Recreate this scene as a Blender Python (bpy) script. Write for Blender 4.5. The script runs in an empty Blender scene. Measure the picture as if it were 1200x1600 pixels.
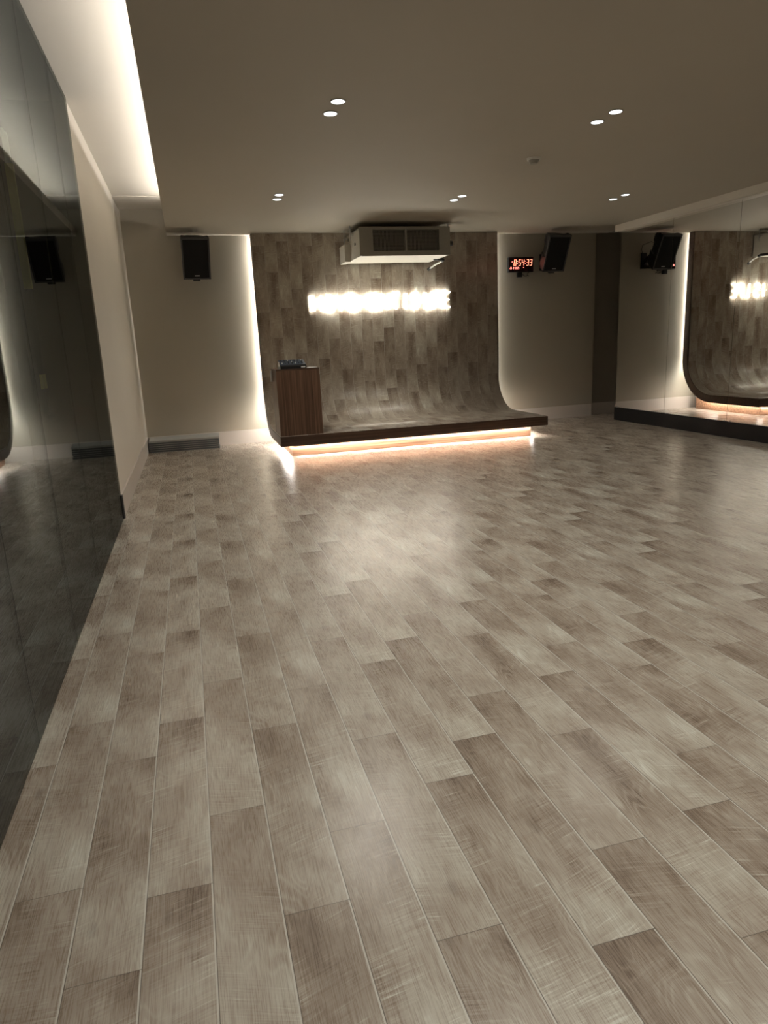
import bpy, bmesh, math, random
from mathutils import Vector, Matrix
R = math.radians
PI = math.pi
C = bpy.context.scene.collection
SC = bpy.context.scene

# ------------------------------------------------------------------ camera
cam = bpy.data.cameras.new('camera')
cam.sensor_fit = 'HORIZONTAL'
cam.sensor_width = 36.0
cam.lens = 1082.41 / 1200 * 36.0
cam.clip_start = 0.05
cam_o = bpy.data.objects.new('camera', cam)
C.objects.link(cam_o)
yaw, pitch, roll = R(14.885), R(-13.791), R(-2.663)
fw = Vector((math.sin(yaw) * math.cos(pitch), math.cos(yaw) * math.cos(pitch), math.sin(pitch)))
rt = Vector((math.cos(yaw), -math.sin(yaw), 0))
up = rt.cross(fw)
rt2 = rt * math.cos(roll) + up * math.sin(roll)
up2 = -rt * math.sin(roll) + up * math.cos(roll)
mw = Matrix((rt2, up2, -fw)).transposed().to_4x4()
mw.translation = Vector((0, 0, 1.323))
cam_o.matrix_world = mw
SC.camera = cam_o

# ------------------------------------------------------------------ view, world
SC.view_settings.view_transform = 'Standard'
SC.view_settings.look = 'None'
SC.view_settings.exposure = 0.0
SC.view_settings.gamma = 1.0
SC.view_settings.use_curve_mapping = False
world = bpy.data.worlds.new('world')
SC.world = world
world.use_nodes = True
world.node_tree.nodes['Background'].inputs[0].default_value = (0, 0, 0, 1)
world.node_tree.nodes['Background'].inputs[1].default_value = 0

# light levels
COVE = 62.0          # led strip in the ceiling cove (left)
STAGE_LED = 170.0     # strip under and behind the stage slab
SIGN = 38.0          # neon letters
SPOTS = {7: (31, 21, 14), 4: (62, 28, 12), 1: (72, 28, 6), -1: (135, 90, 45)}     # watts of each downlight, by row and column
WARM = (1.0, 0.86, 0.68)
WHITE = (1.0, 0.93, 0.83)

# room
D = 10.08            # back wall
XL = -0.655          # left wall
H1, H2 = 2.80, 3.135
XE1, XE2 = -0.094, 6.21
YB = -4.0
XR = 6.24            # right mirror face at the back
KR = math.tan(R(0.574))
YM = 9.39


# ------------------------------------------------------------------ materials
def mat(name):
    m = bpy.data.materials.new(name)
    m.use_nodes = True
    nt = m.node_tree
    b = nt.nodes['Principled BSDF']
    return m, nt, b


def N(nt, kind, **kw):
    n = nt.nodes.new(kind)
    for k, v in kw.items():
        setattr(n, k, v)
    return n


def val(nt, s, v):
    if hasattr(v, 'is_output'):
        nt.links.new(v, s)
    elif v is not None:
        s.default_value = v


def M_(nt, op, a, b=None, c=None, clamp=False):
    n = N(nt, 'ShaderNodeMath', operation=op)
    n.use_clamp = clamp
    val(nt, n.inputs[0], a)
    if b is not None:
        val(nt, n.inputs[1], b)
    if c is not None:
        val(nt, n.inputs[2], c)
    return n.outputs[0]


def XYZ(nt, x, y, z):
    n = N(nt, 'ShaderNodeCombineXYZ')
    for i, v in enumerate((x, y, z)):
        val(nt, n.inputs[i], v)
    return n.outputs[0]


def NOISE(nt, vec, scale=1.0, detail=4.0, rough=0.55, dist=0.0):
    n = N(nt, 'ShaderNodeTexNoise')
    nt.links.new(vec, n.inputs['Vector'])
    n.inputs['Scale'].default_value = scale
    n.inputs['Detail'].default_value = detail
    n.inputs['Roughness'].default_value = rough
    n.inputs['Distortion'].default_value = dist
    return n.outputs['Fac']


def RAMP(nt, fac, stops, interp='LINEAR'):
    n = N(nt, 'ShaderNodeValToRGB')
    n.color_ramp.interpolation = interp
    els = n.color_ramp.elements
    while len(els) < len(stops):
        els.new(0.5)
    for e, (p, c) in zip(els, stops):
        e.position = p
        e.color = (c, c, c, 1) if isinstance(c, (int, float)) else (*c, 1)
    nt.links.new(fac, n.inputs[0])
    return n.outputs[0]


def MIX(nt, fac, a, b, blend='MIX'):
    n = N(nt, 'ShaderNodeMix', data_type='RGBA', blend_type=blend)
    val(nt, n.inputs[0], fac)
    for s, v in ((n.inputs[6], a), (n.inputs[7], b)):
        if isinstance(v, tuple):
            s.default_value = (*v, 1)
        else:
            nt.links.new(v, s)
    return n.outputs[2]


def BUMP(nt, b, height, strength=0.1, dist=0.01):
    n = N(nt, 'ShaderNodeBump')
    n.inputs['Strength'].default_value = strength
    n.inputs['Distance'].default_value = dist
    nt.links.new(height, n.inputs['Height'])
    nt.links.new(n.outputs[0], b.inputs['Normal'])


def paint(name, col, rough=0.6, bump=0.03, var=0.04):
    m, nt, b = mat(name)
    tc = N(nt, 'ShaderNodeTexCoord')
    f = NOISE(nt, tc.outputs['Object'], 1.3, 4)
    lo = tuple(c * (1 - var) for c in col)
    hi = tuple(min(1, c * (1 + var)) for c in col)
    nt.links.new(MIX(nt, f, lo, hi), b.inputs['Base Color'])
    b.inputs['Roughness'].default_value = rough
    BUMP(nt, b, NOISE(nt, tc.outputs['Object'], 90, 3), bump, 0.004)
    return m


def plain(name, col, rough=0.5, metal=0.0, spec=0.5):
    m, nt, b = mat(name)
    tc = N(nt, 'ShaderNodeTexCoord')
    f = NOISE(nt, tc.outputs['Object'], 25, 3)
    nt.links.new(MIX(nt, f, tuple(c * 0.92 for c in col), tuple(min(1, c * 1.08) for c in col)), b.inputs['Base Color'])
    b.inputs['Roughness'].default_value = rough
    b.inputs['Metallic'].default_value = metal
    b.inputs['Specular IOR Level'].default_value = spec
    return m


def emit(name, col, strength):
    m, nt, b = mat(name)
    b.inputs['Base Color'].default_value = (*[c * 0.8 for c in col], 1)
    b.inputs['Emission Color'].default_value = (*col, 1)
    b.inputs['Emission Strength'].default_value = strength
    return m


def vinyl(name, PW=0.161, PL=0.86, x0=-0.08, tone=1.0, rough=0.28):
    """printed oak vinyl planks: the same print repeats down every row, as on the real sheet"""
    m, nt, b = mat(name)
    uv = N(nt, 'ShaderNodeUVMap')
    uv.uv_map = 'UVMap'
    sp = N(nt, 'ShaderNodeSeparateXYZ')
    nt.links.new(uv.outputs[0], sp.inputs[0])
    xs = M_(nt, 'DIVIDE', M_(nt, 'SUBTRACT', sp.outputs[0], x0), PW)
    ci = M_(nt, 'FLOOR', xs)
    u = M_(nt, 'FRACT', xs)
    ciw = M_(nt, 'DIVIDE', M_(nt, 'WRAP', ci, 12.0, 0.0), 12.0)
    offs = [.123, .549, .801, .367, .06, .248, .509, .166, .563, .801, .5, .712]
    off = RAMP(nt, M_(nt, 'ADD', ciw, 0.02), [(i / 12, o) for i, o in enumerate(offs)], 'CONSTANT')
    ys = M_(nt, 'DIVIDE', M_(nt, 'SUBTRACT', sp.outputs[1], off), PL)
    v = M_(nt, 'FRACT', ys)
    seed = M_(nt, 'MULTIPLY', ciw, 12.0 * 7.31)
    um = M_(nt, 'MULTIPLY', u, PW)           # metres inside the plank
    vm = M_(nt, 'MULTIPLY', v, PL)
    # every column carries a print of its own
    wn = N(nt, 'ShaderNodeTexWhiteNoise', noise_dimensions='1D')
    nt.links.new(M_(nt, 'ADD', seed, 0.37), wn.inputs['W'])
    rnd = wn.outputs['Value']
    big = NOISE(nt, XYZ(nt, M_(nt, 'MULTIPLY', um, 7.0), M_(nt, 'MULTIPLY', vm, 3.2), seed), 1.0, 3, 0.55)
    fig = NOISE(nt, XYZ(nt, M_(nt, 'MULTIPLY', um, 9.0), M_(nt, 'MULTIPLY', vm, 2.1), M_(nt, 'ADD', seed, 3.7)), 1.0, 2.0, 0.5, 0.35)
    rings = M_(nt, 'ADD', M_(nt, 'MULTIPLY', M_(nt, 'SINE', M_(nt, 'MULTIPLY', fig, 120.0)), 0.5), 0.5)
    grain = NOISE(nt, XYZ(nt, M_(nt, 'MULTIPLY', um, 420.0), M_(nt, 'MULTIPLY', vm, 12.0), seed), 1.0, 4, 0.6, 0.3)
    saw = NOISE(nt, XYZ(nt, M_(nt, 'MULTIPLY', um, 10.0), M_(nt, 'ADD', M_(nt, 'MULTIPLY', vm, 210.0), M_(nt, 'MULTIPLY', um, M_(nt, 'MULTIPLY', M_(nt, 'SUBTRACT', rnd, 0.5), 160.0))), M_(nt, 'ADD', seed, 9.0)), 1.0, 3, 0.6, 0.4)
    sawmask = NOISE(nt, XYZ(nt, M_(nt, 'MULTIPLY', um, 8.0), M_(nt, 'MULTIPLY', vm, 5.0), M_(nt, 'ADD', seed, 21.0)), 1.0, 2)
    sawmask0 = sawmask
    sawmask = M_(nt, 'MULTIPLY', M_(nt, 'SUBTRACT', sawmask, 0.44, clamp=True), 5.0, clamp=True)
    t = M_(nt, 'MULTIPLY', M_(nt, 'SUBTRACT', big, 0.5), 1.25)
    t = M_(nt, 'ADD', t, M_(nt, 'MULTIPLY', M_(nt, 'SUBTRACT', M_(nt, 'POWER', rings, 2.5), 0.35), M_(nt, 'MULTIPLY', M_(nt, 'SUBTRACT', 0.58, sawmask0, clamp=True), 0.9)))
    t = M_(nt, 'ADD', t, M_(nt, 'MULTIPLY', M_(nt, 'SUBTRACT', grain, 0.5), 0.72))
    t = M_(nt, 'ADD', t, M_(nt, 'MULTIPLY', M_(nt, 'MULTIPLY', M_(nt, 'SUBTRACT', saw, 0.5), 1.1), sawmask))
    t = M_(nt, 'ADD', t, M_(nt, 'MULTIPLY', M_(nt, 'SUBTRACT', rnd, 0.5), 0.08))
    # pale saw scratches across the board
    t = M_(nt, 'ADD', t, M_(nt, 'MULTIPLY', M_(nt, 'SUBTRACT', saw, 0.60, clamp=True), M_(nt, 'ADD', M_(nt, 'MULTIPLY', sawmask, 2.2), 0.5)))
    # each print runs from a darker end to a paler one
    t = M_(nt, 'SUBTRACT', t, M_(nt, 'MULTIPLY', M_(nt, 'SUBTRACT', M_(nt, 'POWER', v, 1.5), 0.4), 0.32))
    t = M_(nt, 'ADD', t, 0.5, clamp=True)
    col = RAMP(nt, t, [(0.0, (0.135, 0.096, 0.070)), (0.27, (0.268, 0.212, 0.164)), (0.52, (0.378, 0.324, 0.266)),
                       (0.78, (0.490, 0.458, 0.388)), (1.0, (0.62, 0.61, 0.54))])
    # knots
    vo = N(nt, 'ShaderNodeTexVoronoi')
    vo.inputs['Scale'].default_value = 1.0
    vo.inputs['Randomness'].default_value = 1.0
    nt.links.new(XYZ(nt, M_(nt, 'MULTIPLY', um, 9.0), M_(nt, 'MULTIPLY', vm, 4.2), seed), vo.inputs['Vector'])
    kn = M_(nt, 'SUBTRACT', 1.0, M_(nt, 'DIVIDE', vo.outputs['Distance'], 0.16), clamp=True)
    col = MIX(nt, M_(nt, 'MULTIPLY', kn, 0.6), col, (0.09, 0.06, 0.045))
    # long seams: a dark hairline with a pale bevel beside it; end joints: a hairline
    du = M_(nt, 'MINIMUM', um, M_(nt, 'SUBTRACT', PW, um))
    seam = M_(nt, 'LESS_THAN', um, 0.0020)
    pale = M_(nt, 'LESS_THAN', M_(nt, 'SUBTRACT', PW, um), 0.0040)
    endj = M_(nt, 'LESS_THAN', vm, 0.002)
    col = MIX(nt, M_(nt, 'MULTIPLY', pale, 0.85), col, (0.62, 0.60, 0.54))
    col = MIX(nt, M_(nt, 'MULTIPLY', M_(nt, 'MAXIMUM', seam, endj), 0.85), col, (0.09, 0.07, 0.055))
    col = MIX(nt, 1.0, col, (tone, tone, tone), 'MULTIPLY')
    nt.links.new(col, b.inputs['Base Color'])
    r = M_(nt, 'ADD', M_(nt, 'MULTIPLY', grain, 0.18), rough - 0.09)
    nt.links.new(r, b.inputs['Roughness'])
    b.inputs['Specular IOR Level'].default_value = 0.75
    h = M_(nt, 'ADD', M_(nt, 'MULTIPLY', grain, 0.6), M_(nt, 'MULTIPLY', M_(nt, 'MULTIPLY', saw, sawmask), 0.3))
    h = M_(nt, 'SUBTRACT', h, M_(nt, 'MULTIPLY', M_(nt, 'LESS_THAN', du, 0.0025), 1.2))
    BUMP(nt, b, h, 0.16, 0.0014)
    return m


def walnut(name, axis, k=1.0, rough=0.45):
    """dark reconstituted walnut laminate, straight grain along the given axis"""
    m, nt, b = mat(name)
    tc = N(nt, 'ShaderNodeTexCoord')
    mp = N(nt, 'ShaderNodeMapping')
    s = [42.0, 42.0, 42.0]
    s[axis] = 0.9
    mp.inputs['Scale'].default_value = s
    nt.links.new(tc.outputs['Object'], mp.inputs['Vector'])
    a = NOISE(nt, mp.outputs[0], 1.0, 3, 0.6, 0.25)
    mp2 = N(nt, 'ShaderNodeMapping')
    s2 = [260.0, 260.0, 260.0]
    s2[axis] = 4.0
    mp2.inputs['Scale'].default_value = s2
    nt.links.new(tc.outputs['Object'], mp2.inputs['Vector'])
    f = NOISE(nt, mp2.outputs[0], 1.0, 2, 0.5)
    t = M_(nt, 'ADD', M_(nt, 'MULTIPLY', a, 0.8), M_(nt, 'MULTIPLY', f, 0.25))
    col = RAMP(nt, t, [(0.30, (0.050 * k, 0.024 * k, 0.013 * k)), (0.5, (0.115 * k, 0.060 * k, 0.035 * k)), (0.72, (0.205 * k, 0.115 * k, 0.070 * k))])
    nt.links.new(col, b.inputs['Base Color'])
    b.inputs['Roughness'].default_value = rough
    BUMP(nt, b, f, 0.08, 0.001)
    return m


M = {}
M['floor'] = vinyl('oak_vinyl')
M['stage_vinyl'] = vinyl('oak_vinyl_stage', x0=0.02, tone=1.2, rough=0.33)
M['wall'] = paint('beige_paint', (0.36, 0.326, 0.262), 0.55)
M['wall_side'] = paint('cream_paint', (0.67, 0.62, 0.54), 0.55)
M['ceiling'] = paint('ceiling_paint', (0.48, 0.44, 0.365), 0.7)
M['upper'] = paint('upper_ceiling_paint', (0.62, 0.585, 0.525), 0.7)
M['base'] = paint('baseboard_paint', (0.56, 0.51, 0.46), 0.42, 0.01)
M['dark_edge'] = walnut('walnut_edge', 0, 0.55)
M['walnut_v'] = walnut('walnut_upright', 2)
M['plinth'] = walnut('walnut_plinth_lit', 0, 2.3)  # same walnut, brightened: part of the LED glow is put into its colour
M['black'] = plain('black_plastic', (0.012, 0.012, 0.013), 0.3)
M['grille'] = plain('black_grille', (0.006, 0.006, 0.006), 0.6, 0.0, 0.25)
M['bezel'] = plain('charcoal_plastic', (0.055, 0.055, 0.056), 0.45)
M['black_board'] = plain('black_skirting', (0.006, 0.0065, 0.0075), 0.5, 0, 0.2)
M['steel'] = plain('brushed_steel', (0.6, 0.6, 0.6), 0.35, 1.0)
M['grey_metal'] = plain('grey_painted_metal', (0.33, 0.31, 0.265), 0.5)
M['pale_metal'] = plain('pale_sheet_metal', (0.62, 0.59, 0.52), 0.45)
M['white'] = plain('white_plastic', (0.8, 0.79, 0.75), 0.4)
M['dark_mesh'] = plain('dark_duct', (0.012, 0.012, 0.012), 0.8)
M['closet'] = plain('dark_closet', (0.012, 0.012, 0.012), 0.8)
M['yellow'] = plain('yellow_webbing', (0.85, 0.82, 0.12), 0.6)
M['webbing'] = plain('black_webbing', (0.02, 0.02, 0.02), 0.7)
M['rubber'] = plain('grey_rubber', (0.05, 0.05, 0.05), 0.7)
M['mat_top'] = plain('grey_foam_top', (0.36, 0.36, 0.34), 0.7)
M['mat_side'] = plain('grey_foam', (0.10, 0.105, 0.105), 0.7)
M['mat_lite'] = plain('pale_foam_edge', (0.34, 0.34, 0.32), 0.6)
M['downlight'] = emit('downlight_glass', (0.92, 0.97, 1.0), 2.2)
M['neon'] = emit('neon_white', (1.0, 0.97, 0.86), SIGN)
M['led'] = emit('stage_led', (1.0, 0.97, 0.90), STAGE_LED)
M['led_soft'] = emit('stage_led_right', (1.0, 0.97, 0.90), STAGE_LED * 0.45)
M['cove_led'] = emit('cove_led', (1.0, 0.955, 0.90), COVE)
M['digit'] = emit('red_digits', (1.0, 0.25, 0.15), 5.0)
M['digit_small'] = emit('red_small_digits', (1.0, 0.25, 0.2), 3.0)
M['screen_red'] = plain('clock_face', (0.035, 0.004, 0.004), 0.25)
M['blue_grey'] = plain('mixer_face', (0.03, 0.045, 0.07), 0.35)

# mirrors
m, nt, b = mat('clear_mirror')
b.inputs['Base Color'].default_value = (0.82, 0.81, 0.78, 1)
b.inputs['Metallic'].default_value = 1.0
b.inputs['Roughness'].default_value = 0.0
M['mirror'] = m
m, nt, b = mat('smoked_glass')          # dark tinted glass: a fifth reflected, a little seen through
nt.nodes.remove(b)
out = [n for n in nt.nodes if n.type == 'OUTPUT_MATERIAL'][0]
gl = N(nt, 'ShaderNodeBsdfGlossy')
gl.inputs['Color'].default_value = (0.90, 0.97, 1.0, 1)
gl.inputs['Roughness'].default_value = 0.0
tr = N(nt, 'ShaderNodeBsdfTransparent')
tr.inputs['Color'].default_value = (0.55, 0.55, 0.52, 1)
mx = N(nt, 'ShaderNodeMixShader')
mx.inputs[0].default_value = 0.20
nt.links.new(tr.outputs[0], mx.inputs[1])
nt.links.new(gl.outputs[0], mx.inputs[2])
nt.links.new(mx.outputs[0], out.inputs['Surface'])
M['smoked'] = m


# ------------------------------------------------------------------ mesh helpers
class MB:
    def __init__(self):
        self.bm = bmesh.new()
        self.uv = None

    def box(self, x0, x1, y0, y1, z0, z1, mx=None, bevel=0):
        r = bmesh.ops.create_cube(self.bm, size=1)
        vs = r['verts']
        for v in vs:
            v.co = Vector(((x0 + x1) / 2 + v.co.x * (x1 - x0), (y0 + y1) / 2 + v.co.y * (y1 - y0), (z0 + z1) / 2 + v.co.z * (z1 - z0)))
        if bevel:
            es = {e for v in vs for e in v.link_edges}
            rb = bmesh.ops.bevel(self.bm, geom=list(es), offset=bevel, segments=2, affect='EDGES', profile=0.5)
            vs = list({v for v in rb['verts']} | {v for v in vs if v.is_valid})
        if mx is not None:
            for v in vs:
                v.co = mx @ v.co
        return vs

    def bar(self, a, b, w, h=None):
        a, b = Vector(a), Vector(b)
        d = b - a
        h = h or w
        q = d.to_track_quat('Z', 'Y').to_matrix().to_4x4()
        q.translation = (a + b) / 2
        L = d.length
        return self.box(-w / 2, w / 2, -h / 2, h / 2, -L / 2, L / 2, q)

    def cyl(self, a, b, r, r2=None, seg=20, caps=True):
        a, b = Vector(a), Vector(b)
        d = b - a
        q = d.to_track_quat('Z', 'Y').to_matrix().to_4x4()
        q.translation = (a + b) / 2
        bmesh.ops.create_cone(self.bm, cap_ends=caps, segments=seg, radius1=r, radius2=r if r2 is None else r2, depth=d.length, matrix=q)

    def tube(self, pts, r, seg=10):
        pts = [Vector(p) for p in pts]
        rings = []
        n = None
        for i, p in enumerate(pts):
            t = (pts[min(i + 1, len(pts) - 1)] - pts[max(i - 1, 0)]).normalized()
            if n is None:
                n = t.orthogonal().normalized()
            n = (n - t * n.dot(t)).normalized()
            bb = t.cross(n)
            rings.append([self.bm.verts.new(p + (n * math.cos(2 * PI * k / seg) + bb * math.sin(2 * PI * k / seg)) * r) for k in range(seg)])
        for a, b in zip(rings, rings[1:]):
            for k in range(seg):
                self.bm.faces.new((a[k], a[(k + 1) % seg], b[(k + 1) % seg], b[k]))
        self.bm.faces.new(rings[0][::-1])
        self.bm.faces.new(rings[-1])

    def prism(self, prof, x0, x1, axis='x'):
        """closed polygon in (y, z) extruded along x"""
        A = [self.bm.verts.new((x0, y, z)) for y, z in prof]
        B = [self.bm.verts.new((x1, y, z)) for y, z in prof]
        n = len(prof)
        for i in range(n):
            self.bm.faces.new((A[i], A[(i + 1) % n], B[(i + 1) % n], B[i]))
        fa = self.bm.faces.new(A[::-1])
        fb = self.bm.faces.new(B)
        bmesh.ops.triangulate(self.bm, faces=[fa, fb])

    def build(self, name, m, parent=None, smooth=False, loc=None):
        bmesh.ops.recalc_face_normals(self.bm, faces=self.bm.faces)
        me = bpy.data.meshes.new(name)
        self.bm.to_mesh(me)
        self.bm.free()
        o = bpy.data.objects.new(name, me)
        me.materials.append(m)
        C.objects.link(o)
        if parent is not None:
            o.parent = parent
        if smooth:
            for p in me.polygons:
                p.use_smooth = True
            try:
                me.set_sharp_from_angle(angle=R(40))
            except Exception:
                pass
        if loc is not None:
            o.location = loc
        return o


def tag(o, label, cat, group=None, kind=None):
    if label:
        o['label'] = label
    if cat:
        o['category'] = cat
    if group:
        o['group'] = group
    if kind:
        o['kind'] = kind
    return o


def thing(name, label, cat, loc=(0, 0, 0), rotz=0.0, group=None):
    o = bpy.data.objects.new(name, None)
    o.empty_display_size = 0.1
    C.objects.link(o)
    o.location = loc
    o.rotation_euler = (0, 0, rotz)
    return tag(o, label, cat, group)


def struct(name, mb, m, label=None, parent=None, smooth=False):
    o = mb.build(name, m, parent, smooth)
    if parent is None:
        o['kind'] = 'structure'
    if label:
        o['label'] = label
    return o


def copy_tree(o, parent=None):
    c = o.copy()
    C.objects.link(c)
    c.parent = parent
    for ch in list(o.children):
        copy_tree(ch, c)
    return c


def S(name, boxes, m, label, cat='structure'):
    b_ = MB()
    for q in boxes:
        b_.box(*q)
    o = struct(name, b_, m, label)
    o['category'] = cat
    return o


# ------------------------------------------------------------------ room shell
# floor, one vinyl surface with metre UVs
bm = bmesh.new()
uvl = bm.loops.layers.uv.new('UVMap')
vs = [bm.verts.new(p) for p in ((-1.3, YB, 0), (8.0, YB, 0), (8.0, 10.6, 0), (-1.3, 10.6, 0))]
lo = [bm.verts.new((v.co.x, v.co.y, -0.1)) for v in vs]
bm.faces.new(vs)
bm.faces.new(lo[::-1])
for i in range(4):
    bm.faces.new((lo[i], lo[(i + 1) % 4], vs[(i + 1) % 4], vs[i]))
bmesh.ops.recalc_face_normals(bm, faces=bm.faces)
for f in bm.faces:
    for l in f.loops:
        l[uvl].uv = (l.vert.co.x, l.vert.co.y)
me = bpy.data.meshes.new('floor')
bm.to_mesh(me)
bm.free()
me.materials.append(M['floor'])
floor = bpy.data.objects.new('floor', me)
C.objects.link(floor)
tag(floor, 'grey-brown oak plank vinyl floor running to the stage', 'floor', None, 'structure')

# ceilings
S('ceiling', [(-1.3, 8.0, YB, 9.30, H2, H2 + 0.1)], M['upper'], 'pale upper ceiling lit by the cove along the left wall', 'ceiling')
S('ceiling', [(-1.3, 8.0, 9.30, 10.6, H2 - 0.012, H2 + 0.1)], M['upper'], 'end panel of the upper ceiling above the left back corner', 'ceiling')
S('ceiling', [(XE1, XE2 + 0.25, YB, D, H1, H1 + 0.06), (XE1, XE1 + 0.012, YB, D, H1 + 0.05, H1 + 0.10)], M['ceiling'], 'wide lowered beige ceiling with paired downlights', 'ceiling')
# back wall, its end return and the set-back part in the corner
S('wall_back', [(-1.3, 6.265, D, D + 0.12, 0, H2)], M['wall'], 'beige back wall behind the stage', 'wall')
M['alcove'] = paint('shaded_alcove_paint', (0.27, 0.245, 0.20), 0.6)  # darker copy of the wall paint: shade of the recess put into the colour
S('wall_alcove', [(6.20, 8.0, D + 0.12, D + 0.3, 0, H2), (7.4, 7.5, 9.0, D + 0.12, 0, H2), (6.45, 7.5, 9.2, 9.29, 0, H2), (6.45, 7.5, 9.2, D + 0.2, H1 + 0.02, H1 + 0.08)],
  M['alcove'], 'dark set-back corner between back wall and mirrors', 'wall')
# left wall: bare part with a rounded inner corner
b_ = MB()
prof = [(XL - 0.6, 5.955), (XL, 5.955), (XL, D - 0.012)]
for k in range(1, 9):
    a = k / 8 * PI / 2
    prof.append((XL + 0.012 - 0.012 * math.cos(a), D - 0.012 + 0.012 * math.sin(a)))
prof += [(XL + 0.012, D + 0.02), (XL - 0.6, D + 0.02)]
A = [b_.bm.verts.new((x, y, 0)) for x, y in prof]
B = [b_.bm.verts.new((x, y, H2)) for x, y in prof]
for i in range(len(prof)):
    j = (i + 1) % len(prof)
    b_.bm.faces.new((A[i], A[j], B[j], B[i]))
b_.bm.faces.new(A[::-1])
b_.bm.faces.new(B)
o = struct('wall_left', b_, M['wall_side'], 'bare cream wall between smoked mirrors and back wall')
for p in o.data.polygons:
    p.use_smooth = len(p.vertices) == 4 and p.area < 0.1
o['category'] = 'wall'
# closet behind the smoked glass, right wall carrying the mirrors, wall behind the camera
S('wall_closet', [(-1.35, -1.25, YB, 5.955, 0, H2), (-1.25, -0.67, YB, 5.955, 0, 0.004), (-1.25, -0.658, 5.948, 5.955, 0, H2), (-1.25, -0.658, YB, 5.948, H2 - 0.03, H2 - 0.005)], M['closet'], 'dark closet wall behind the smoked glass panels', 'wall')
b_ = MB()
for (y0, y1) in ((YB, YM),):
    x0, x1 = XR + KR * (D - y0) + 0.012, XR + KR * (D - y1) + 0.012
    A = [b_.bm.verts.new(p) for p in ((x0, y0, 0), (x0 + 0.2, y0, 0), (x1 + 0.2, y1 - 0.01, 0), (x1, y1 - 0.01, 0))]
    B = [b_.bm.verts.new((v.co.x, v.co.y, H1 + 0.2)) for v in A]
    for i in range(4):
        b_.bm.faces.new((A[i], A[(i + 1) % 4], B[(i + 1) % 4], B[i]))
    b_.bm.faces.new(A[::-1])
    b_.bm.faces.new(B)
c_ = MB()
x0, x1 = 6.14 + KR * (D - YB) - 0.004, 6.14 + KR * (D - YM) - 0.004
A = [c_.bm.verts.new(p) for p in ((x0, YB, 2.711), (x0 + 0.11, YB, 2.711), (x1 + 0.11, YM, 2.711), (x1, YM, 2.711))]
B = [c_.bm.verts.new((v.co.x, v.co.y, H1)) for v in A]
for i in range(4):
    c_.bm.faces.new((A[i], A[(i + 1) % 4], B[(i + 1) % 4], B[i]))
c_.bm.faces.new(A[::-1])
c_.bm.faces.new(B)
o = struct('trim_3', c_, M['wall_side'], 'pale pelmet band above the right wall mirrors')
o['category'] = 'trim'
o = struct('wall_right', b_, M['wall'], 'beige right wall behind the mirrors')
o['category'] = 'wall'
S('wall_front', [(-1.3, 8.0, YB - 0.1, YB, 0, H2)], M['wall_side'], 'cream wall behind the camera', 'wall')
# baseboards
BH = 0.19
S('baseboard_back', [(XL + 0.01, 6.25, D - 0.016, D, 0, BH)], M['base'], 'pale baseboard along the back wall', 'baseboard')
S('baseboard_alcove', [(6.25, 7.4, D + 0.106, D + 0.12, 0, BH)], M['base'], 'baseboard in the dark set-back corner', 'baseboard')
S('baseboard_left', [(XL, XL + 0.014, 5.955, D - 0.016, 0, BH)], M['base'], 'pale baseboard along the bare left wall', 'baseboard')
S('trim_1', [(XL - 0.002, XL + 0.020, 5.945, 5.99, 0, BH + 0.005)], M['bezel'], 'dark end cap of the baseboard beside the smoked mirrors', 'trim')
b_ = MB()
x0, x1 = XR + KR * (D - YB), XR + KR * (D - YM)
A = [b_.bm.verts.new(p) for p in ((x0 - 0.02, YB, 0), (x0 + 0.02, YB, 0), (x1 + 0.02, YM, 0), (x1 - 0.02, YM, 0))]
B = [b_.bm.verts.new((v.co.x, v.co.y, 0.19)) for v in A]
for i in range(4):
    b_.bm.faces.new((A[i], A[(i + 1) % 4], B[(i + 1) % 4], B[i]))
b_.bm.faces.new(A[::-1])
b_.bm.faces.new(B)
o = struct('baseboard_right', b_, M['black_board'], 'tall black skirting under the right wall mirrors')
o['category'] = 'baseboard'

# ------------------------------------------------------------------ cove LED strip
b_ = MB()
b_.box(XE1 + 0.11, XE1 + 0.125, YB + 0.05, 9.25, H1 + 0.075, H1 + 0.087)
cs = tag(b_.build('led_strip', M['cove_led']), 'white light strip lying in the cove on the lowered ceiling edge', 'light strip')

# ------------------------------------------------------------------ mirrors
ys = [5.945, 5.165, 4.25, 3.345, 2.44, 1.53, YB + 0.01]
names_l = ['narrow smoked mirror panel beside the bare left wall',
           'second smoked mirror panel counted from the bare wall',
           'third smoked mirror panel from the bare wall, hanging straps showing in it',
           'fourth smoked mirror panel counted from the bare wall',
           'fifth smoked mirror panel from the bare wall, cut by the picture edge',
           'long run of smoked mirror beside and behind the camera']
for i in range(6):
    b_ = MB()
    b_.box(-0.653, -0.645, ys[i + 1] + 0.0025, ys[i] - 0.0025, 0.004, H2 - 0.004)
    tag(b_.build('smoked_mirror', M['smoked']), names_l[i], 'mirror', 'smoked mirror panels on the left wall')
b_ = MB()
b_.box(-0.668, -0.656, YB + 0.02, 5.945, 0.0, 0.012)
for y in ys[1:-1]:
    b_.box(-0.658, -0.655, y - 0.003, y + 0.003, 0.012, H2 - 0.004)
o = struct('trim_2', b_, M['bezel'], 'thin dark channel holding the smoked mirrors')
o['category'] = 'trim'

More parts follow.
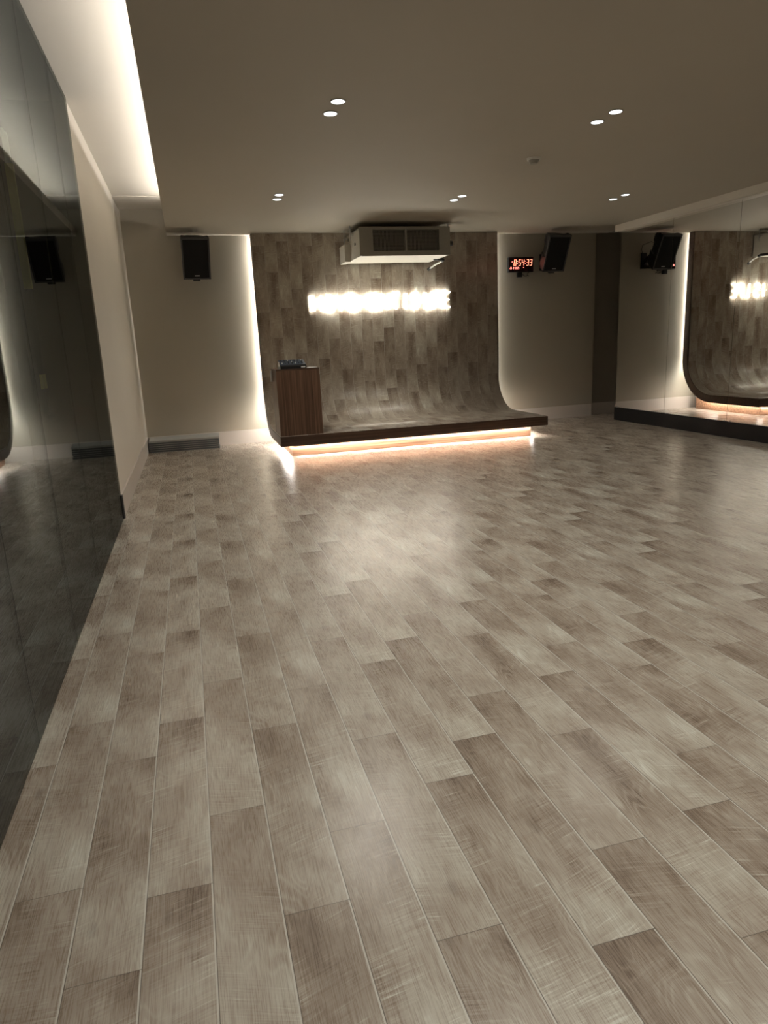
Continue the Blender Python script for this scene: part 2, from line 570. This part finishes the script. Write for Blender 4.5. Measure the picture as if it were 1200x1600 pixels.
yr = [YM, 8.25, 7.085, 5.93, 4.77, YB + 0.01]
names_r = ['mirror panel nearest the dark corner, speaker reflected in it',
           'mirror panel second from the dark corner, stage edge reflected in it',
           'mirror panel third from the dark corner, cut by the picture edge',
           'mirror panel outside the picture, fourth from the dark corner',
           'long run of wall mirror on the right, outside the picture']
for i in range(5):
    b_ = MB()
    ya, yb = yr[i] - 0.0025, yr[i + 1] + 0.0025
    A = [b_.bm.verts.new(p) for p in ((XR + KR * (D - yb), yb, 0.19), (XR + KR * (D - yb) + 0.008, yb, 0.19), (XR + KR * (D - ya) + 0.008, ya, 0.19), (XR + KR * (D - ya), ya, 0.19))]
    B = [b_.bm.verts.new((v.co.x, v.co.y, 2.734)) for v in A]
    for k in range(4):
        b_.bm.faces.new((A[k], A[(k + 1) % 4], B[(k + 1) % 4], B[k]))
    b_.bm.faces.new(A[::-1])
    b_.bm.faces.new(B)
    mo = tag(b_.build('wall_mirror', M['mirror']), names_r[i], 'mirror', 'clear mirror panels on the right wall')
    if i < 3:
        for yy in (ya - 0.04, yb + 0.04):
            c_ = MB()
            xx = XR + KR * (D - yy)
            c_.box(xx - 0.006, xx + 0.002, yy - 0.018, yy + 0.018, 0.188, 0.202)
            c_.build('mirror_clip', M['steel'], mo)

# ------------------------------------------------------------------ stage
SX0, SX1 = 0.977, 4.536
YF, ZT, TH = 8.35, 0.27, 0.125
FY, RAD = 9.91, 0.56
cy_, cz_ = FY - RAD, ZT + RAD
TOPZ = H1 - 0.004


def jpath(off, n=16):
    """stage surface path (y, z): deck, quarter pipe, upright; off moves it to the rear side"""
    p = [(YF, ZT - off)]
    for k in range(n + 1):
        a = k / n * PI / 2
        p.append((cy_ + (RAD + off) * math.sin(a), cz_ - (RAD + off) * math.cos(a)))
    p.append((FY + off, TOPZ))
    return p


stage = thing('stage', 'low wooden stage curving up into a plank backdrop, lit from below', 'stage', (2.75, 9.2, 0))
OFF = Vector((-2.75, -9.2, 0))


def sp(mb, name, m, parent=None, smooth=False):
    o = mb.build(name, m, parent or stage, smooth)
    if parent is None:
        o.location = OFF
    return o


b_ = MB()
front, back = jpath(0.006), jpath(TH)
b_.prism(front + back[::-1], SX0, SX1)
sp(b_, 'curved_slab', M['dark_edge'], smooth=True)
# vinyl surface with arc-length UVs
bm = bmesh.new()
uvl = bm.loops.layers.uv.new('UVMap')
pa, pb = jpath(0.0, 20), jpath(0.0062, 20)
s = YF - 0.35
ss = [s]
for (a, b2) in zip(pa, pa[1:]):
    s += math.hypot(b2[0] - a[0], b2[1] - a[1])
    ss.append(s)
x0, x1 = SX0 + 0.006, SX1 - 0.006
top = [(bm.verts.new((x0, y, z)), bm.verts.new((x1, y, z))) for y, z in [(pa[0][0] + 0.006, pa[0][1])] + pa[1:]]
bot = [(bm.verts.new((x0, y, z)), bm.verts.new((x1, y, z))) for y, z in [(pb[0][0] + 0.006, pb[0][1])] + pb[1:]]
uvd = {}
for k in range(len(pa)):
    for vv in top[k] + bot[k]:
        uvd[vv] = (vv.co.x, ss[k])
for k in range(len(pa) - 1):
    bm.faces.new((top[k][0], top[k][1], top[k + 1][1], top[k + 1][0])).smooth = True
    bm.faces.new((top[k][0], top[k + 1][0], bot[k + 1][0], bot[k][0]))
    bm.faces.new((top[k][1], bot[k][1], bot[k + 1][1], top[k + 1][1]))
bm.faces.new((top[0][0], bot[0][0], bot[0][1], top[0][1]))
bm.normal_update()
for f in bm.faces:
    for l in f.loops:
        l[uvl].uv = uvd[l.vert]
me = bpy.data.meshes.new('plank_surface')
bm.to_mesh(me)
bm.free()
me.materials.append(M['stage_vinyl'])
o = bpy.data.objects.new('plank_surface', me)
C.objects.link(o)
o.parent = stage
o.location = OFF
# plinth set back under the slab
PX0, PX1, PY0, PY1 = 1.125, 4.36, 8.495, 9.86
prof = [(PY0, 0.001), (PY1, 0.001)]
n = 10
aend = math.asin((PY1 - cy_) / (RAD + TH))
for k in range(n, -1, -1):
    a = aend * k / n
    prof.append((cy_ + (RAD + TH) * math.sin(a), cz_ - (RAD + TH) * math.cos(a)))
prof.append((PY0, ZT - TH))
b_ = MB()
b_.prism(prof, PX0, PX1)
sp(b_, 'plinth', M['plinth'])
b_ = MB()
b_.box(2.74, 2.743, PY0 - 0.001, PY0 + 0.004, 0.003, ZT - TH - 0.002)
sp(b_, 'plinth_joint', M['bezel'])
# LED strips: front run under the slab, side runs following the slab's rear face
b_ = MB()
zl = ZT - TH
b_.box(PX0, PX1, PY0 - 0.030, PY0 - 0.018, zl - 0.010, zl - 0.002)
sp(b_, 'led_strip', M['led'])
b_ = MB()
b_.box(PX0, PX1, PY0 - 0.052, PY0 - 0.048, zl - 0.022, zl)
sp(b_, 'led_channel', M['steel'])
for (xa, xb, xc) in ((PX0 - 0.030, PX0 - 0.018, PX0 - 0.052), (PX1 + 0.018, PX1 + 0.030, PX1 + 0.048)):
    b_ = MB()
    pin, pout = jpath(TH + 0.002), jpath(TH + 0.010)
    pin[0] = (PY0, pin[0][1])
    pout[0] = (PY0, pout[0][1])
    b_.prism(pin[:10] + pout[:10][::-1], xa, xb)
    sp(b_, 'led_strip', M['led'])
    b_ = MB()
    xu = SX0 + 0.05 if xa < 2 else SX1 - 0.062
    b_.prism(pin[9:] + pout[9:][::-1], xu, xu + 0.012)
    sp(b_, 'led_strip', M['led'] if xa < 2 else M['led_soft'])
    b_ = MB()
    b_.box(xc, xc + 0.004, PY0, 9.3, zl - 0.022, zl)
    sp(b_, 'led_channel', M['steel'])

# ------------------------------------------------------------------ neon sign
LET = {
    'M': (0.155, [[(0, 0), (0, 1), (.5, .3), (1, 1), (1, 0)]]),
    'O': (0.125, [[(.5 + .5 * math.cos(a * PI / 8), .5 + .5 * math.sin(a * PI / 8)) for a in range(17)]]),
    'V': (0.125, [[(0, 1), (.5, 0), (1, 1)]]),
    'E': (0.095, [[(1, 1), (0, 1), (0, 0), (1, 0)], [(0, .5), (.85, .5)]]),
    'N': (0.12, [[(0, 0), (0, 1), (1, 0), (1, 1)]]),
    'T': (0.11, [[(0, 1), (1, 1)], [(.5, 1), (.5, 0)]]),
    'I': (0.0, [[(0, 0), (0, 1)]]),
    'S': (0.10, [[(1, .85), (.7, 1), (.3, 1), (0, .85), (0, .65), (.25, .53), (.75, .47), (1, .35), (1, .15), (.7, 0), (.3, 0), (0, .15)]]),
    'L': (0.09, [[(0, 1), (0, 0), (1, 0)]]),
    'F': (0.09, [[(1, 1), (0, 1), (0, 0)], [(0, .5), (.8, .5)]]),
}
sign = thing('neon_sign', 'glowing white lettering sign on the plank backdrop', 'sign', (2.745, FY, 1.76))
LH = 0.205


def word(txt, xa, xb):
    tot = sum(LET[c][0] + 0.022 for c in txt)
    gap = ((xb - xa) - tot) / max(1, len(txt) - 1)
    x = xa + 0.011
    for c in txt:
        w, st = LET[c]
        q = MB()
        for line in st:
            pts = [(x + px_ * w - 2.745, -0.020, pz_ * LH + 0.013) for px_, pz_ in line]
            for a, b2 in zip(pts, pts[1:]):
                q.cyl(a, b2, 0.0085, seg=8)
        q.build('letter', M['neon'], sign, True)
        x += w + 0.022 + gap


word('MOVEMENT', 1.70, 3.02)
word('IS', 3.10, 3.31)
word('LIFE', 3.40, 3.78)
for x in [1.75 + 0.13 * k for k in range(16)]:
    q = MB()
    q.cyl((x - 2.745, -0.022, 0.115), (x - 2.745, -0.001, 0.115), 0.004, seg=6)
    q.build('standoff', M['white'], sign)

# ------------------------------------------------------------------ downlights
dl = thing('downlight', 'x', 'downlight', (0, 0, H1))
q = MB()
q.cyl((0, 0, -0.004), (0, 0, 0.001), 0.052, seg=28)
q.build('trim_ring', M['grey_metal'], dl)
q = MB()
q.cyl((0, 0, -0.0055), (0, 0, -0.0035), 0.043, seg=28)
q.build('lens', M['downlight'], dl)
sites = [
    (1.079, 4.716, 'downlight over the left of the floor, front one of the nearest left pair'),
    (1.077, 4.953, 'downlight over the left of the floor, rear one of the nearest left pair'),
    (3.038, 4.683, 'front downlight of the pair nearest the smoke detector'),
    (3.037, 4.912, 'rear downlight of the pair nearest the smoke detector'),
    (1.056, 7.482, 'front downlight of the far left pair before the stage'),
    (1.063, 7.700, 'rear downlight of the far left pair before the stage'),
    (3.012, 7.471, 'front downlight of the far middle pair before the air conditioner'),
    (3.000, 7.680, 'rear downlight of the far middle pair before the air conditioner'),
    (4.912, 7.332, 'front downlight of the far right pair towards the mirrors'),
    (4.917, 7.576, 'rear downlight of the far right pair towards the mirrors'),
    (4.95, 4.70, None), (4.95, 4.92, None),
    (1.07, 1.90, None), (1.07, 2.12, None), (3.03, 1.90, None), (3.03, 2.12, None), (4.95, 1.90, None), (4.95, 2.12, None),
    (1.07, -1.0, None), (3.03, -1.0, None), (4.95, -1.0, None),
]


def spot(x, y, e, size=R(125)):
    ld = bpy.data.lights.new('downlight_lamp', 'SPOT')
    ld.energy = e
    ld.color = (1.0, 0.955, 0.86)
    ld.spot_size = size
    ld.spot_blend = 1.0
    ld.shadow_soft_size = 0.04
    lo_ = bpy.data.objects.new('downlight_lamp', ld)
    C.objects.link(lo_)
    lo_.location = (x, y, H1 - 0.05)


for i, (x, y, lab) in enumerate(sites):
    o = dl if i == 0 else copy_tree(dl)
    o.location = (x, y, H1)
    o['label'] = lab or 'ceiling downlight outside the picture'
    o['group'] = 'round ceiling downlights' if lab else 'downlights outside the picture'
    spot(x, y, SPOTS[7 if y > 7 else 4 if y > 4 else 1 if y > 1 else -1][0 if x < 2 else 1 if x < 4 else 2], R(135) if y > 7 else R(125))

# smoke detector
sd = thing('smoke_detector', 'small round smoke detector on the lowered ceiling', 'smoke detector', (3.054, 5.921, H1))
q = MB()
q.cyl((0, 0, -0.018), (0, 0, 0.0), 0.056, 0.06, 28)
q.build('base', M['white'], sd, True)
q = MB()
q.cyl((0, 0, -0.045), (0, 0, -0.018), 0.030, 0.048, 28)
q.build('sensing_head', M['grey_metal'], sd, True)

# ------------------------------------------------------------------ speakers
def make_speaker(label, x, plate_x, yawd, pitchd, yc, zc):
    t = thing('loudspeaker', label, 'speaker', (x, D, zc), 0, 'black wall loudspeakers')
    W, H, DP = 0.345, 0.52, 0.30
    rot = Matrix.Translation((0, yc - D, 0)) @ Matrix.Rotation(R(yawd), 4, 'Z') @ Matrix.Rotation(R(pitchd), 4, 'X')
    # cabinet: front wide, rear tapered with a monitor-style cut
    q = MB()
    plan = [(-W / 2, 0), (W / 2, 0), (W / 2, 0.10), (W / 2 - 0.035, 0.13), (W / 2 - 0.06, 0.24), (W / 2 - 0.10, DP), (-W / 2 + 0.10, DP), (-W / 2 + 0.06, 0.24), (-W / 2 + 0.035, 0.13), (-W / 2, 0.10)]
    lv = []
    for zz, s in ((-H / 2, 0.88), (-H / 2 + 0.03, 0.98), (-H * 0.12, 1.0), (-H * 0.10, 0.92), (H * 0.14, 0.92), (H * 0.2, 1.0), (H / 2 - 0.03, 1.0), (H / 2, 0.93)):
        lv.append([q.bm.verts.new((px_ if py_ <= 0.0 else px_ * s, py_ * (s if py_ > 0 else 1), zz)) for px_, py_ in plan])
    for a, b2 in zip(lv, lv[1:]):
        for k in range(len(plan)):
            q.bm.faces.new((a[k], a[(k + 1) % len(plan)], b2[(k + 1) % len(plan)], b2[k]))
    q.bm.faces.new(lv[0][::-1])
    q.bm.faces.new(lv[-1])
    for v in q.bm.verts:
        if v.co.y > 0.12 and v.co.z > H / 2 - 0.04:
            v.co.z -= 0.055 * (v.co.y / DP)
        v.co = rot @ v.co
    cab = q.build('cabinet', M['black'], t)
    q = MB()
    e = 0.018
    for (a0, a1, c0, c1) in ((-W / 2, W / 2, H / 2 - e * 1.5, H / 2), (-W / 2, W / 2, -H / 2, -H / 2 + e), (-W / 2, -W / 2 + e, -H / 2, H / 2), (W / 2 - e, W / 2, -H / 2, H / 2)):
        q.box(a0, a1, -0.016, 0.0, c0, c1, rot)
    q.build('bezel', M['bezel'], t)
    q = MB()
    nseg = 10
    vs_ = []
    for zz in (-H / 2 + e, H / 2 - e * 1.5):
        vs_.append([q.bm.verts.new(rot @ Vector((-W / 2 + e + (W - 2 * e) * k / nseg, -0.006 - 0.012 * math.sin(PI * k / nseg), zz))) for k in range(nseg + 1)])
    for k in range(nseg):
        q.bm.faces.new((vs_[0][k], vs_[0][k + 1], vs_[1][k + 1], vs_[1][k]))
    gr_ = q.build('grille', M['grille'], t, True)
    q = MB()
    q.box(-0.03, 0.03, -0.022, -0.017, -H / 2 + 0.042, -H / 2 + 0.052, rot)
    tag(q.build('badge', M['steel'], gr_), 'small bright badge', None)
    # bracket: foot under the cabinet, arm, wall plate
    q = MB()
    q.box(-0.075, 0.06, 0.05, 0.20, -H / 2 - 0.022, -H / 2 - 0.0, rot)
    q.box(-0.05, 0.04, 0.02, 0.05, -H / 2 - 0.035, -H / 2 + 0.0, rot)
    q.build('foot', M['black'], t)
    j = rot @ Vector((0, DP - 0.02, -0.12))
    q = MB()
    q.bar(j, (plate_x, -0.02, -0.1), 0.05, 0.07)
    q.bar(rot @ Vector((0, 0.12, -H / 2 - 0.01)), (plate_x, -0.02, -0.16), 0.035, 0.05)
    q.build('arm', M['black'], t)
    q = MB()
    q.box(plate_x - 0.05, plate_x + 0.05, -0.022, 0.0, -0.19, 0.05)
    q.build('wall_plate', M['black'], t)
    q = MB()
    c0 = rot @ Vector((0.05, DP - 0.03, 0.05))
    q.tube([c0, c0 + Vector((0.02, 0.06, 0.03)), Vector((plate_x + 0.06, -0.05, 0.16)), Vector((plate_x + 0.05, -0.02, 0.10)), Vector((plate_x + 0.03, -0.012, 0.05))], 0.004, 8)
    q.build('cable', M['rubber'], t, True)
    return t


make_speaker('black loudspeaker on the back wall left of the glowing backdrop edge', 0.238, 0.0, 4, 24, 9.58, 2.455)
make_speaker('black loudspeaker on the back wall between the clock and the mirrors', 5.31, 0.04, 0, 25, 9.57, 2.452)

# ------------------------------------------------------------------ wall clock
ck = thing('digital_clock', 'red digital wall clock showing 8:54:33', 'clock', (4.975, D, 2.355))
CW, CH = 0.41, 0.215
q = MB()
q.box(-CW / 2, CW / 2, -0.045, 0, -CH / 2, CH / 2, bevel=0.004)
q.build('case', M['black'], ck)
q = MB()
q.box(-CW / 2 + 0.012, CW / 2 - 0.012, -0.0475, -0.045, -CH / 2 + 0.012, CH / 2 - 0.012)
q.build('display_face', M['screen_red'], ck)
SEG = {'8': 'abcdefg', '5': 'acdfg', '4': 'bcfg', '3': 'abcdg', '2': 'abged', '0': 'abcdef', '1': 'bc', '9': 'abcdfg', '6': 'acdefg', '7': 'abc'}


def seg(q, ch, x, z, w, h, t, y=-0.049):
    sl = 0.12
    P = {'a': ((0, h), (w, h)), 'b': ((w, h), (w, h / 2)), 'c': ((w, h / 2), (w, 0)), 'd': ((0, 0), (w, 0)), 'e': ((0, 0), (0, h / 2)), 'f': ((0, h / 2), (0, h)), 'g': ((0, h / 2), (w, h / 2))}
    for s_ in SEG[ch]:
        (a0, a1), (b0, b1) = P[s_]
        q.bar((x + a0 + sl * a1, y, z + a1), (x + b0 + sl * b1, y, z + b1), t, 0.003)


dx = -0.120
for k, ch in enumerate('8:54:33'):
    q = MB()
    if ch == ':':
        for zz in (0.015, 0.047):
            q = MB()
            q.box(dx + 0.002, dx + 0.009, -0.051, -0.048, zz - 0.004, zz + 0.004)
            q.build('colon_dot', M['digit_small'], ck)
        dx += 0.022
    else:
        seg(q, ch, dx, -0.012, 0.031, 0.082, 0.0085)
        q.build('digit', M['digit'], ck)
        dx += 0.054
dx = -0.182
for ch in '26 8 2025':
    if ch != ' ':
        q = MB()
        seg(q, ch, dx, -0.060, 0.009, 0.024, 0.005)
        q.build('small_digit', M['digit_small'], ck)
    dx += 0.017
for (x, z) in ((-0.147, 0.040), (0.040, -0.043)):
    q = MB()
    q.box(x - 0.005, x + 0.005, -0.051, -0.048, z - 0.005, z + 0.005)
    q.build('indicator_light', M['digit_small'], ck)
pa_ = thing('power_adapter', 'small black power adapter plugged in below the red clock', 'adapter', (4.955, D, 2.215))
q = MB()
q.box(-0.035, 0.04, -0.05, 0, -0.04, 0.032, bevel=0.005)
q.build('body', M['black'], pa_)
q = MB()
q.tube([(0.04, -0.02, -0.02), (0.06, -0.02, 0.0), (0.09, -0.015, -0.02), (0.12, -0.015, -0.025), (0.15, -0.012, -0.01), (0.165, -0.012, -0.025), (0.13, -0.02, 0.005), (0.17, -0.02, 0.035)], 0.005, 6)
q.build('cable', M['rubber'], pa_, True)

# ------------------------------------------------------------------ air conditioning unit
AX0, AX1, AY0, AY1, AZ0, AZ1 = 2.24, 3.45, 9.0, 9.85, 2.39, 2.735
ac = thing('air_conditioner', 'grey ceiling-hung air conditioning unit above the sign', 'air conditioner', (2.845, 9.42, H1))
AO = Vector((-2.845, -9.42, -H1))


def ap(mb, name, m, label=None, smooth=False, parent=None):
    o = mb.build(name, m, ac, smooth)
    o.location = AO
    if label:
        o['label'] = label
    return o


q = MB()
fr = 0.0
gx0, gx1, gx2, gx3 = AX0 + 0.175, AX0 + 0.60, AX0 + 0.625, AX0 + 1.06
gz0, gz1 = AZ0 + 0.055, AZ1 - 0.035
# front frame around two openings
for bx in ((AX0, AX1, AZ0, gz0), (AX0, AX1, gz1, AZ1), (AX0, gx0, gz0, gz1), (gx1, gx2, gz0, gz1), (gx3, AX1, gz0, gz1)):
    q.box(bx[0], bx[1], AY0, AY0 + 0.02, bx[2], bx[3])
q.box(AX0 + 0.03, AX1 - 0.003, AY0 - 0.002, AY0 + 0.03, AZ0 - 0.004, AZ0 + 0.018)
ap(q, 'front_frame', M['grey_metal'])
q = MB()
q.box(AX0 + 0.003, AX0 + 0.02, AY0 + 0.02, AY1, AZ0 + 0.012, AZ1 - 0.003)
q.box(AX1 - 0.02, AX1 - 0.003, AY0 + 0.02, AY1, AZ0 + 0.012, AZ1 - 0.003)
q.box(AX0 + 0.003, AX1 - 0.003, AY0 + 0.02, AY1, AZ1 - 0.015, AZ1 - 0.002)
q.box(AX0 + 0.003, AX1 - 0.003, AY1 - 0.015, AY1, AZ0 + 0.012, AZ1 - 0.003)
ap(q, 'casing', M['pale_metal'])
q = MB()
q.box(AX0 + 0.003, AX1 - 0.003, AY0 + 0.035, AY1, AZ0, AZ0 + 0.012)
ap(q, 'bottom_panel', M['pale_metal'])
for (a, b2) in ((gx0, gx1), (gx2, gx3)):
    q = MB()
    q.box(a, b2, AY0 + 0.05, AY0 + 0.06, gz0, gz1)
    ap(q, 'filter', M['dark_mesh'])
    q = MB()
    nz = 18
    for k in range(nz + 1):
        z = gz0 + (gz1 - gz0) * k / nz
        q.box(a, b2, AY0 + 0.006, AY0 + 0.016, z - 0.0015, z + 0.0015)
    nx = 26
    for k in range(nx + 1):
        x = a + (b2 - a) * k / nx
        q.box(x - 0.0014, x + 0.0014, AY0 + 0.008, AY0 + 0.014, gz0, gz1)
    ap(q, 'grille', M['grey_metal'])
q = MB()
q.box(2.165, AX0 + 0.003, 9.55, 9.87, AZ0 - 0.01, AZ0 + 0.21)
ap(q, 'side_box', M['pale_metal'])
for (x, y) in ((2.205, 9.35), (2.205, 9.72), (AX1 + 0.03, 9.15), (AX1 + 0.03, 9.7)):
    q = MB()
    q.cyl((x, y, AZ1 - 0.12), (x, y, H1), 0.006, seg=8)
    q.cyl((x, y, AZ1 - 0.07), (x, y, AZ1 - 0.05), 0.014, seg=6)
    q.box(min(x, AX0) - 0.015 if x < 3 else AX1 - 0.01, AX0 + 0.01 if x < 3 else x + 0.015, y - 0.02, y + 0.02, AZ1 - 0.05, AZ1 - 0.044)
    ap(q, 'hanger', M['steel'])
for (y, z) in ((9.25, 2.56), (9.6, 2.66)):
    q = MB()
    q.cyl((AX0 - 0.012, y, z), (AX0 + 0.005, y, z), 0.018, seg=12)
    ap(q, 'knob', M['grey_metal'])
pipe = thing('condensate_pipe', 'white drain pipe with black insulation leaving the air conditioner', 'pipe', (3.47, 9.6, 2.38))
PO = Vector((-3.47, -9.6, -2.38))
q = MB()
q.tube([(3.40, 9.50, 2.40), (3.50, 9.52, 2.395), (3.555, 9.56, 2.39), (3.56, 9.60, 2.378)], 0.022, 12)
o = q.build('insulation', M['rubber'], pipe, True)
o.location = PO
q = MB()
q.tube([(3.555, 9.60, 2.375), (3.51, 9.75, 2.35), (3.46, 9.905, 2.30)], 0.012, 12)
o = q.build('tube', M['white'], pipe, True)
o.location = PO
q = MB()
q.tube([(3.47, 9.87, 2.312), (3.458, 9.91, 2.298)], 0.02, 12)
o = q.build('wall_collar', M['rubber'], pipe, True)
o.location = PO
q = MB()
q.cyl((3.44, 9.30, 2.575), (3.60, 9.32, 2.57), 0.032, seg=18)
o = q.build('refrigerant_stub', M['rubber'], pipe, True)
o.location = PO

# ------------------------------------------------------------------ lectern cabinet and mixer
lc = thing('lectern', 'dark walnut lectern cabinet on the left front of the stage', 'lectern', (1.23, 8.60, ZT))
LX0, LX1, LY0, LY1, LZ = 0.985 - 1.23, 1.505 - 1.23, 8.37 - 8.60, 8.86 - 8.60, 0.79
q = MB()
q.box(LX0 + 0.018, LX1 - 0.018, LY0, LY0 + 0.018, 0, LZ - 0.02)
q.build('front_panel', M['walnut_v'], lc)
for s_ in (LX0, LX1 - 0.018):
    q = MB()
    q.box(s_, s_ + 0.018, LY0, LY1, 0, LZ - 0.02)
    q.build('side_panel', M['walnut_v'], lc)
q = MB()
q.box(LX0, LX1, LY0, LY1, LZ - 0.02, LZ)
q.build('top', M['dark_edge'], lc)
q = MB()
q.box(LX0 + 0.018, LX1 - 0.018, LY0 + 0.018, LY1 - 0.01, 0.30, 0.318)
q.build('shelf', M['walnut_v'], lc)
q = MB()
q.box(LX0 + 0.018, LX1 - 0.018, LY0 + 0.018, LY1 - 0.01, 0.001, 0.02)
q.build('shelf', M['walnut_v'], lc)
q = MB()
q.box(LX0 - 0.02, LX0, LY1 - 0.09, LY1 - 0.03, LZ - 0.155, LZ - 0.02, bevel=0.003)
tag(q.build('latch', M['steel'], lc), 'bright metal latch', None)

mixr = thing('audio_mixer', 'small black audio mixer on top of the lectern', 'mixer', (1.205, 8.52, ZT + LZ))
q = MB()
prof = [(-0.11, 0.0), (0.13, 0.0), (0.13, 0.095), (0.10, 0.10), (-0.09, 0.045), (-0.11, 0.03)]
q.prism(prof, -0.155, 0.155)
q.build('case', M['black'], mixr)
q = MB()
q.box(-0.15, 0.15, -0.095, 0.095, 0.0, 0.003, Matrix.Translation((0, 0.005, 0.072)) @ Matrix.Rotation(math.atan2(0.055, 0.19), 4, 'X'))
q.build('control_panel', M['blue_grey'], mixr)
tl = Matrix.Translation((0, 0.005, 0.075)) @ Matrix.Rotation(math.atan2(0.055, 0.19), 4, 'X')
random.seed(4)
for r_ in range(3):
    for k in range(7):
        q = MB()
        a = tl @ Vector((-0.125 + k * 0.04, -0.05 + r_ * 0.05, 0.0))
        b2 = tl @ Vector((-0.125 + k * 0.04, -0.05 + r_ * 0.05, 0.014))
        q.cyl(a, b2, 0.007, 0.006, 10)
        q.build('knob', M['bezel'] if (k + r_) % 4 else M['white'], mixr)
q = MB()
q.box(0.09, 0.14, -0.1125, -0.1095, 0.010, 0.022)
tag(q.build('badge', M['white'], mixr), 'small white badge', None)
q = MB()
q.box(-0.160, -0.156, -0.05, 0.06, 0.03, 0.085)
q.build('side_handle', M['steel'], mixr)
pp = MB()
pp.box(-0.055, 0.06, -0.06, 0.05, 0.0, 0.003)
pp.box(-0.02, 0.07, -0.04, 0.06, 0.003, 0.007, Matrix.Rotation(0.2, 4, 'Z'))
tag(pp.build('paper_sheet', M['white'], None, loc=(1.43, 8.50, ZT + LZ)), 'small pale papers on the lectern beside the mixer', 'paper')

# ------------------------------------------------------------------ stack of mats in the left back corner
random.seed(2)
labs = ['bottom grey board of the stack in the left back corner',
        'second grey board from the bottom of the corner stack',
        'third grey board from the bottom of the corner stack',
        'fourth grey board from the bottom of the corner stack',
        'fifth grey board, just under the top one of the corner stack',
        'top grey board of the stack, its pale upper face showing']
z = 0.001
for i in range(6):
    t = thing('folded_mat', labs[i], 'mat', (-0.16 + random.uniform(-.006, .006), 9.925 + random.uniform(-.006, .006), z), R(-2.2 + random.uniform(-.6, .6)), 'grey boards stacked by the back wall')
    hh = 0.026
    q = MB()
    q.box(-0.462, 0.462, -0.125, 0.115, 0.004, hh, bevel=0.003)
    q.build('core', M['mat_top'] if i == 5 else M['mat_side'], t)
    q = MB()
    q.box(-0.464, 0.464, -0.127, 0.117, 0, 0.005)
    q.build('edge_strip', M['mat_lite'], t)
    if i == 5:
        t.rotation_euler.x = R(6)
        t.location.z += 0.013
    z += hh + 0.001

# ------------------------------------------------------------------ suspension trainer behind the smoked glass
tx, ty = -0.90, 4.90
tr_ = thing('suspension_trainer', 'yellow and black suspension trainer straps hanging behind the smoked glass', 'suspension trainer', (-0.72, 3.93, 1.009))
tr_.scale = (0.8, 0.8, 0.8)


def L_(x, y, z):
    return (x - tx, y - ty, z - 0.93)


q = MB()
q.bar(L_(tx, ty, 2.45), L_(tx, ty, 1.74), 0.045, 0.03)
tag(q.build('anchor_strap', M['yellow'], tr_), 'yellow anchor strap', None)
q = MB()
q.tube([L_(tx, ty, 1.74), L_(tx + .015, ty, 1.72), L_(tx + .015, ty, 1.66), L_(tx, ty, 1.64), L_(tx - .015, ty, 1.66), L_(tx - .015, ty, 1.72), L_(tx, ty, 1.74)], 0.005, 8)
q.build('carabiner', M['rubber'], tr_, True)
q = MB()
q.bar(L_(tx, ty, 2.62), L_(tx, ty, 2.45), 0.03, 0.03)
q.bar(L_(-1.555, ty, 2.62), L_(tx, ty, 2.62), 0.04, 0.04)
q.build('wall_hook', M['steel'], tr_)
q = MB()
q.bar(L_(tx, ty, 1.64), L_(tx, ty, 1.50), 0.035, 0.006)
q.bar(L_(tx, ty, 1.50), L_(tx, ty - .06, 1.22), 0.03, 0.004)
q.bar(L_(tx, ty, 1.50), L_(tx, ty + .05, 1.22), 0.03, 0.004)
q.build('main_strap', M['webbing'], tr_)
for dy in (-0.06, 0.05):
    q = MB()
    q.bar(L_(tx, ty + dy, 1.22), L_(tx, ty + dy, 1.13), 0.016, 0.016)
    tag(q.build('adjuster_tab', M['yellow'], tr_), 'yellow adjuster tab', None)
    q = MB()
    for a, b2 in (((0, 1.13), (0, 1.08)), ((0, 1.08), (-.06, .95)), ((0, 1.08), (.06, .95))):
        q.bar(L_(tx, ty + dy + a[0], a[1]), L_(tx, ty + dy + b2[0], b2[1]), 0.022, 0.004)
    q.build('handle_loop', M['webbing'], tr_)
    q = MB()
    q.cyl(L_(tx, ty + dy - .065, .95), L_(tx, ty + dy + .065, .95), 0.017, seg=14)
    q.build('grip', M['rubber'], tr_, True)
